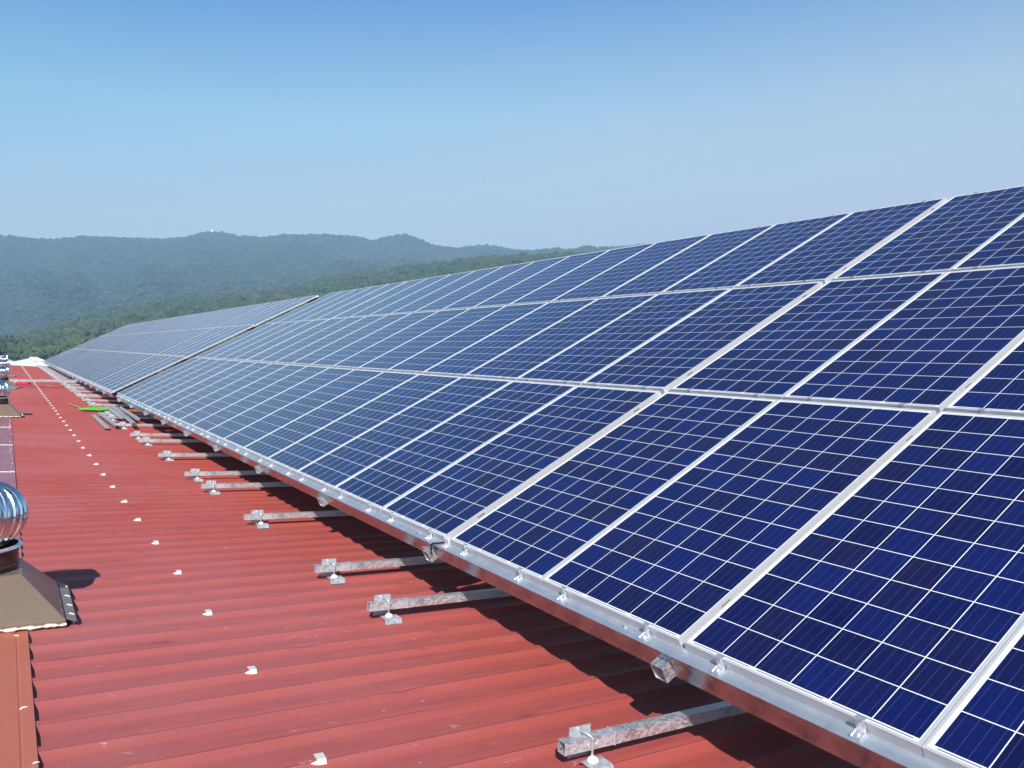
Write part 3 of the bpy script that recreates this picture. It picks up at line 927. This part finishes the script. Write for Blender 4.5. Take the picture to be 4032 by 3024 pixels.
def build_base_beams():
    Ys = [-1.845, 0.16, 1.13, 3.13, 5.03, 6.04, 8.02, 10.04, 11.08, 13.11, 15.05, 16.06, 19.34, 21.36, 23.43, 24.33, 26.59, 28.61, 29.74]
    y = 29.74
    pat = [2.0, 2.0, 1.0]
    i = 0
    while y < 62:
        y += pat[i % 3]; i += 1
        Ys.append(round(y, 2))
    zc = 0.0915
    ang = radians(4.0)
    q = MB(); square_tube(q, 0.0, 6.2, 0.049)
    q.box(0.245, 0.252, -0.0275, 0.0275, -0.0275, 0.0275)     # weld bead of the butt joint
    for sx in (0.10, 0.135, 0.21):
        q.lathe([(0.006, 0.0), (0.004, 0.002), (0.0, 0.003)], (0, 0, 0), 6)
    tube = q.mesh('tube', M_TUBE)
    # front foot
    p = MB(); p.box(0.055, 0.160, 0.0255, 0.0300, -0.066, 0.056); plate = p.mesh('backing_plate', M_PLATE)
    p = MB()
    w0, w1 = 0.078, 0.183
    prof = [(-0.118, -0.0875), (-0.092, -0.0625), (-0.036, -0.0605), (-0.024, -0.060), (-0.024, -0.0565), (-0.036, -0.057), (-0.094, -0.059), (-0.1215, -0.086)]
    R = Matrix(((0, 1, 0, 0), (1, 0, 0, 0), (0, 0, 1, 0), (0, 0, 0, 1)))
    p.extrude(prof, w0, w1, xf=R); saddle = p.mesh('saddle_plate', M_PLATE)
    p = MB()
    p.tube([(0.098, 0.034, 0.047), (0.100, 0.018, 0.046), (0.112, -0.012, 0.040), (0.124, -0.031, 0.031), (0.127, -0.0345, 0.015), (0.127, -0.0350, -0.045)], 0.0052, 8)
    hook = p.mesh('hook_bolt', M_BRIGHT, 60)
    p = MB()
    p.lathe([(0.024, -0.0585), (0.023, -0.053), (0.017, -0.046), (0.009, -0.042), (0.0, -0.041)], (0.127, -0.041, 0), 14)
    seal = p.mesh('sealant', M_SEALY, 60)
    for i, y in enumerate(Ys):
        x0 = -0.465 + (0.0 if i < 12 else 0.004 * (i - 11))
        x0 = min(x0, -0.39) + rnd.uniform(-0.008, 0.008)
        label = 'galvanised square tube bolted flat onto the red roof, %s from the near end' % nth(i + 1)
        o = thing('base_beam', label, 'roof beam', (x0, y, rz(x0, zc)), 'galvanised base tubes lying on the roof ribs', (0, ang, rnd.uniform(-0.004, 0.004)))
        link('tube', tube, o)
        dx = rnd.uniform(-0.012, 0.018)
        for nm, me in (('backing_plate', plate), ('saddle_plate', saddle), ('hook_bolt', hook), ('sealant', seal)):
            link(nm, me, o, (dx, 0, 0))
        if i == 0:
            pb = MB()
            for (bx, bz) in ((0.05, -0.006), (0.062, 0.003), (0.16, 0.008), (0.165, -0.001), (0.155, -0.004), (0.115, 0.0)):
                pb.tube([(bx, -0.0240, bz), (bx, -0.0265, bz)], 0.0035, 6)
            pb.build('zinc_drips', M_BRIGHT, o)
build_base_beams()

# bracket, bolt and cable at the near wide gap of the bottom row
def build_gap_fittings():
    t = thing('earth_bracket', 'white metal end bracket with bolt at the wide panel gap, bottom rail', 'bracket', pw(-0.004, 0.037, -0.004))
    t.rotation_euler = PANEL_ROT
    q = MB()
    w = 0.026
    q.extrude([(0.004, 0.001), (0.0035, 0.004), (-0.006, 0.003), (-0.012, -0.0325), (-0.042, -0.0325), (-0.042, -0.0355), (-0.009, -0.0355), (-0.002, 0.000)], -w, w)
    q.build('plate', M_WHITE, t)
    q = MB(); q.lathe([(0.010, -0.0325), (0.010, -0.0295), (0.006, -0.027), (0, -0.0265)], (-0.027, 0.004, 0), 12)
    q.build('bolt', M_BRIGHT, t, smooth=40)
    q = MB()
    P = [pw(-0.012, 0.080, -0.034), pw(-0.030, 0.115, -0.036), pw(-0.056, 0.160, -0.034), pw(-0.064, 0.172, -0.042), pw(-0.070, 0.182, -0.062), pw(-0.078, 0.186, -0.082), pw(-0.082, 0.18, -0.10)]
    q.tube(P, 0.0055, 8)
    o = q.build('black_cable', M_BLACK, None, 60)
    tag(o, 'short bent black cable hanging over the bottom rail at the wide panel gap', 'cable')
    for i, y in enumerate((0.42, -1.66, 8.9, 4.1)):
        q = MB()
        q.lathe([(0.0095, 0.0), (0.0095, 0.004)], (0, 0, 0), 14); q.lathe([(0.0075, 0.004), (0.0075, 0.010), (0, 0.0105)], (0, 0, 0), 6)
        o = q.build('rail_bolt', M_BRIGHT)
        o.location = pw(-0.020, y, -H + 0.0006); o.rotation_euler = PANEL_ROT
        tag(o, ['bolt head on the bottom rail beside the bent black cable', 'bolt head on the bottom rail nearest the camera',
                'bolt head on the bottom rail, farthest of the four', 'bolt head on the bottom rail between the black cable and the farthest bolt'][i], 'bolt', 'bolt heads on the bottom rail')
build_gap_fittings()

# ------------------------------------------------------------------ roof ventilators
def build_vents():
    proto = thing('roof_ventilator', '', 'ventilator', (0, 0, 0), 'turbine ventilators along the roof ridge')
    parts = []
    # globe of curved overlapping blades: z from 0.06 to 0.46 above the ridge datum
    prof = []
    nz = 22
    for i in range(nz + 1):
        a = -1.02 + (1.02 + 1.42) * i / nz
        prof.append((0.248 * cos(a) ** 0.85 if cos(a) > 0 else 0.0, 0.240 + 0.196 * sin(a)))
    nb = 27; per = 12
    n = nb * per
    saw = [0.25, -0.35, -0.55, -0.30, 0.10, -0.45, -0.75, -0.95, -1.05, -1.1, -1.1, -0.9]
    q = MB()
    vs = []
    for i, (r, z) in enumerate(prof):
        env = 1.0
        tw = 0.10 * sin((i / nz - 0.5) * pi)
        for k in range(n):
            s = saw[k % per]
            a = 2 * pi * k / n + tw
            rr_ = r * (1 + 0.035 * s)
            vs.append((rr_ * cos(a), rr_ * sin(a), z + (0.0)))
    fs = [(i * n + k, i * n + (k + 1) % n, (i + 1) * n + (k + 1) % n, (i + 1) * n + k) for i in range(nz) for k in range(n)]
    q.add(vs, fs)
    q.lathe([(0.072, 0.420), (0.068, 0.438), (0.03, 0.444), (0, 0.445)], (0, 0, 0), 20)
    globe = q.build('turbine_globe', M_CHROME, proto, 24)
    q = MB(); q.lathe([(0.2490, 0.234), (0.2500, 0.240), (0.2490, 0.246)], (0, 0, 0), 64); band = q.build('middle_band', M_CHROME, globe, 40)
    q = MB(); q.lathe([(0.205, 0.060), (0.219, 0.056), (0.222, 0.061), (0.219, 0.067), (0.20, 0.072)], (0, 0, 0), 48); rim = q.build('lower_rim', M_BRIGHT, proto, 50)
    q = MB(); q.lathe([(0.205, 0.064), (0.198, 0.02), (0.197, -0.030), (0.206, -0.033), (0.206, -0.043), (0.196, -0.046), (0.196, -0.09)], (0, 0, 0), 48); neck = q.build('neck', M_DARK, proto, 40)
    # pyramid base over the ridge: square bottom following both roof slopes
    q = MB()
    hb, ht = 0.405, 0.205
    zb = lambda x: -0.305 - abs(x) * SL + 0.004
    top = [(-ht, -ht, -0.066), (0, -ht, -0.066), (ht, -ht, -0.066), (ht, ht, -0.066), (0, ht, -0.066), (-ht, ht, -0.066)]
    bot = [(-hb, -hb, zb(hb) + .03), (0, -hb, zb(0) + .03), (hb, -hb, zb(hb) + .03), (hb, hb, zb(hb) + .03), (0, hb, zb(0) + .03), (-hb, hb, zb(hb) + .03)]
    low = [(x, y, z - 0.034) for x, y, z in bot]
    q.add(top + bot + low, [(6, 7, 1, 0), (7, 8, 2, 1), (8, 9, 3, 2), (9, 10, 4, 3), (10, 11, 5, 4), (11, 6, 0, 5),
                            (12, 13, 7, 6), (13, 14, 8, 7), (14, 15, 9, 8), (15, 16, 10, 9), (16, 17, 11, 10), (17, 12, 6, 11), (0, 1, 2, 3, 4, 5)])
    base = q.build('base', M_BROWN, proto)
    bevel(base, 0.006, 2)
    # folded skirts lying on the ribs down-slope
    q = MB()
    for sx in (-1, 1):
        a = hb + 0.001; b = hb + 0.052
        v = [(sx * a, -hb - 0.004, zb(a) + 0.034), (sx * b, -hb - 0.004, zb(b) + 0.014), (sx * b, hb, zb(b) + 0.014), (sx * a, hb, zb(a) + 0.034),
             (sx * b, -hb - 0.004, zb(b) + 0.002), (sx * b, hb, zb(b) + 0.002)]
        q.add(v, [(0, 1, 2, 3) if sx > 0 else (3, 2, 1, 0), (1, 4, 5, 2) if sx > 0 else (2, 5, 4, 1)])
        v2 = [(x, y, z - 0.0015) for x, y, z in v[:4]]
        q.add(v2, [(3, 2, 1, 0) if sx > 0 else (0, 1, 2, 3)])
    skirt = q.build('skirt', M_BROWN2, proto)
    q = MB()
    rr = random.Random(4)
    beads = []
    for sy in (-1, 1):
        q = MB()
        pts = [(-hb + 2 * hb * i / 44, sy * (hb + 0.004) + 0.003 * sin(i * 1.9), zb(-hb + 2 * hb * i / 44) + 0.006 + 0.002 * sin(i)) for i in range(45)]
        q.tube(pts, [0.0085 + 0.0035 * sin(i * 1.3) + 0.002 * sin(i * 3.1) for i in range(45)], 6)
        beads.append(q.build('sealant', M_SEAL, proto, 60))
    q = MB()
    for y in (-0.28, -0.10, 0.10, 0.33):
        cx = hb + 0.036
        q.tube([(cx - 0.03, y, zb(cx) + 0.026), (cx - 0.008, y + 0.005, zb(cx) + 0.024), (cx + 0.012, y - 0.004, zb(cx) + 0.018)], [0.003, 0.007, 0.003], 6)
    dabs = tag(q.build('sealant_dabs', M_SEAL, proto, 60), kind='stuff')
    parts = [(globe, [band]), (rim, []), (neck, []), (base, []), (skirt, []), (beads[0], []), (beads[1], []), (dabs, [])]
    pos = [(-2.435, 0.985), (-2.435, 15.70), (-2.39, 28.45), (-2.36, 40.65), (-2.35, 53.2), (-2.35, 62.6)]
    labs = ['polished turbine ventilator on a brown base, largest and nearest the camera', 'second polished turbine ventilator along the ridge, behind the largest one',
            'third polished turbine ventilator along the ridge, next to the red plastic bundle', 'fourth turbine ventilator along the ridge, behind the long silver beam',
            'fifth turbine ventilator along the ridge from the near end', 'farthest of the turbine ventilators on the ridge, near the roof end']
    proto['label'] = labs[0]
    for i, (x, y) in enumerate(pos):
        if i == 0:
            proto.location = (x, y, 0)
        else:
            copy_tree(proto, parts, (x, y, 0), labs[i], (0, 0, 0))
            # turbine wheels stop at different angles
    return proto
build_vents()

# ------------------------------------------------------------------ loose things on the roof
def build_loose():
    # long raised beam from the ridge to the array
    t = thing('long_beam', 'long silver rectangular beam spanning from the ridge to the panels', 'beam', (-2.18, 30.5, -0.15))
    q = MB()
    square_tube(q, 0.0, 2.75, 0.085, 0.004)
    tb = q.build('tube', M_TUBE, t)
    tb.rotation_euler = (0, radians(1.6), 0)
    q = MB()
    q.box(0.10, 0.16, -0.050, -0.044, -0.185, 0.02); q.box(0.10, 0.106, -0.10, -0.044, -0.185, -0.02); q.box(0.08, 0.20, -0.12, -0.03, -0.189, -0.183)
    q.build('leg', M_PLATE, t)
    q = MB()
    q.box(1.0, 1.06, -0.048, -0.043, -0.06, 0.04)
    q.build('strap', M_BRIGHT, t)
    # red plastic bundle
    import mathutils
    q = MB()
    nu, nv = 34, 14
    vs = []
    for i in range(nu):
        for j in range(nv):
            a = 2 * pi * i / nu; b = (pi / 2) * j / (nv - 1)
            ns = mathutils.noise.noise(Vector((cos(a) * 1.6, sin(a) * 1.6, b * 1.4))) * 0.30 + mathutils.noise.noise(Vector((cos(a) * 6, sin(a) * 6, b * 5))) * 0.13
            r = 1 + ns
            vs.append((0.30 * cos(a) * cos(b) * r, 0.24 * sin(a) * cos(b) * r, 0.012 + 0.115 * sin(b) * r))
    fs = [(i * nv + j, ((i + 1) % nu) * nv + j, ((i + 1) % nu) * nv + j + 1, i * nv + j + 1) for i in range(nu) for j in range(nv - 1)]
    q.add(vs, fs)
    o = q.build('plastic_bundle', M_RED, None, 180)
    o.location = (-1.72, 31.9, rz(-1.72, RIB)); o.rotation_euler = (0, radians(4), 0)
    tag(o, 'crumpled bright red plastic bundle under the long silver beam', 'bundle')
    q = MB(); q.tube([(-0.30, -0.14, 0.04), (-0.25, -0.17, 0.075), (-0.19, -0.15, 0.12)], [0.006, 0.012, 0.012], 6)
    q.build('white_tie', M_WHITE, o, 60)
    # green hose bundle
    q = MB()
    rr = random.Random(9)
    y0 = 17.9
    for k in range(26):
        oy = rr.gauss(0, 0.19); oz = abs(rr.gauss(0, 0.022))
        pts = []
        xa = -0.78 + rr.uniform(-0.02, 0.10); xb = 0.14 + rr.uniform(-0.12, 0.03)
        ph = rr.uniform(0, 6)
        for i in range(15):
            u = i / 14.0
            x = xa + (xb - xa) * u
            taper = 1.0 - 0.45 * abs(2 * u - 1) ** 3
            pts.append((x, y0 + oy * taper + 0.05 * sin(ph + u * 5), rz(x, RIB + 0.012 + 0.045 * (1 - (oy / 0.45) ** 2) * (0.55 + 0.45 * sin(u * pi)) * rr.uniform(0.3, 1.0) + oz)))
        q.tube(pts, 0.0095, 6)
    o = q.build('hose_bundle', M_GREEN, None, 60)
    tag(o, 'bundle of bright green hose lying on the red roof beside the panels', 'hose')
    q = MB()
    q.tube([(-0.72, 18.0, rz(-0.72, 0.06)), (-0.76, 18.6, rz(-0.76, 0.07)), (-0.80, 19.3, rz(-.8, 0.05)), (-0.84, 19.95, rz(-.84, 0.05)), (-0.87, 20.3, rz(-.87, 0.045))], 0.011, 8)
    q.tube([(0.12, 17.9, rz(0.12, 0.06)), (0.22, 17.8, rz(.22, 0.05)), (0.34, 17.9, rz(.34, 0.04)), (0.50, 18.3, rz(.5, 0.07)), (0.62, 18.6, rz(.62, 0.10)), (0.70, 18.55, rz(.7, 0.12)), (0.62, 18.2, rz(.62, 0.06)), (0.48, 18.1, rz(.48, 0.04))], 0.011, 8)
    q.build('loose_end', M_GREENY, o, 60)
    # loose galvanised channels
    specs = [((-0.645, 16.1), (-0.68, 12.66), 0.03, 0.03, 'leftmost of the loose galvanised channels lying by the green hose'),
             ((-0.50, 16.15), (-0.47, 12.95), 0.06, 0.03, 'loose galvanised channel second from the left, lying by the green hose'),
             ((-0.24, 17.5), (-0.30, 13.9), 0.15, 0.13, 'middle one of the loose galvanised channels propped on base tubes'),
             ((-0.12, 17.3), (-0.19, 12.85), 0.15, 0.10, 'long loose galvanised channel second from the right, propped on tubes'),
             ((-0.02, 16.9), (-0.03, 13.55), 0.17, 0.14, 'rightmost of the loose galvanised channels, nearest the panels')]
    for i, (a, b, ha, hb, lab) in enumerate(specs):
        A = Vector((a[0], a[1], rz(a[0], ha + RIB))); B = Vector((b[0], b[1], rz(b[0], hb + RIB)))
        d = B - A; Ln = d.length
        q = MB()
        th = 0.0025
        w, hgt = 0.075, 0.035
        flip = i in (1, 3)
        prof = [(-w / 2, 0), (w / 2, 0), (w / 2, hgt), (w / 2 - th, hgt), (w / 2 - th, th), (-w / 2 + th, th), (-w / 2 + th, hgt), (-w / 2, hgt)]
        if flip: prof = [(x, hgt - z) for x, z in prof][::-1]
        q.extrude(prof, 0, Ln)
        o = q.build('loose_channel', M_PLATE)
        o.location = A
        o.rotation_euler = d.to_track_quat('Y', 'Z').to_euler()
        tag(o, lab, 'metal channel', 'loose galvanised channels on the roof')
    # offcut lying near the long beam
    q = MB(); q.box(-0.11, 0.11, -0.05, 0.05, 0, 0.012)
    o = q.build('offcut', M_WHITE); o.location = (-0.87, 31.2, rz(-0.87, RIB + 0.003)); o.rotation_euler = (0, radians(4), 0.2)
    bevel(o, 0.003)
    tag(o, 'small pale offcut lying alone on the roof near the long silver beam', 'offcut')
build_loose()

# ------------------------------------------------------------------ haze
def build_haze():
    mat = bpy.data.materials.new('haze'); mat.use_nodes = True
    t = mat.node_tree; t.nodes.clear()
    o = t.nodes.new('ShaderNodeOutputMaterial'); v = t.nodes.new('ShaderNodeVolumePrincipled')
    v.inputs['Color'].default_value = (0.46, 0.69, 1.0, 1.0)
    v.inputs['Density'].default_value = 0.00029
    v.inputs['Anisotropy'].default_value = 0.0
    t.links.new(v.outputs[0], o.inputs['Volume'])
    q = MB(); q.box(-5000, 5000, -5000, 5000, GZ - 3.5, 460)
    h = q.build('haze', mat)
    tag(h, kind='stuff')
build_haze()
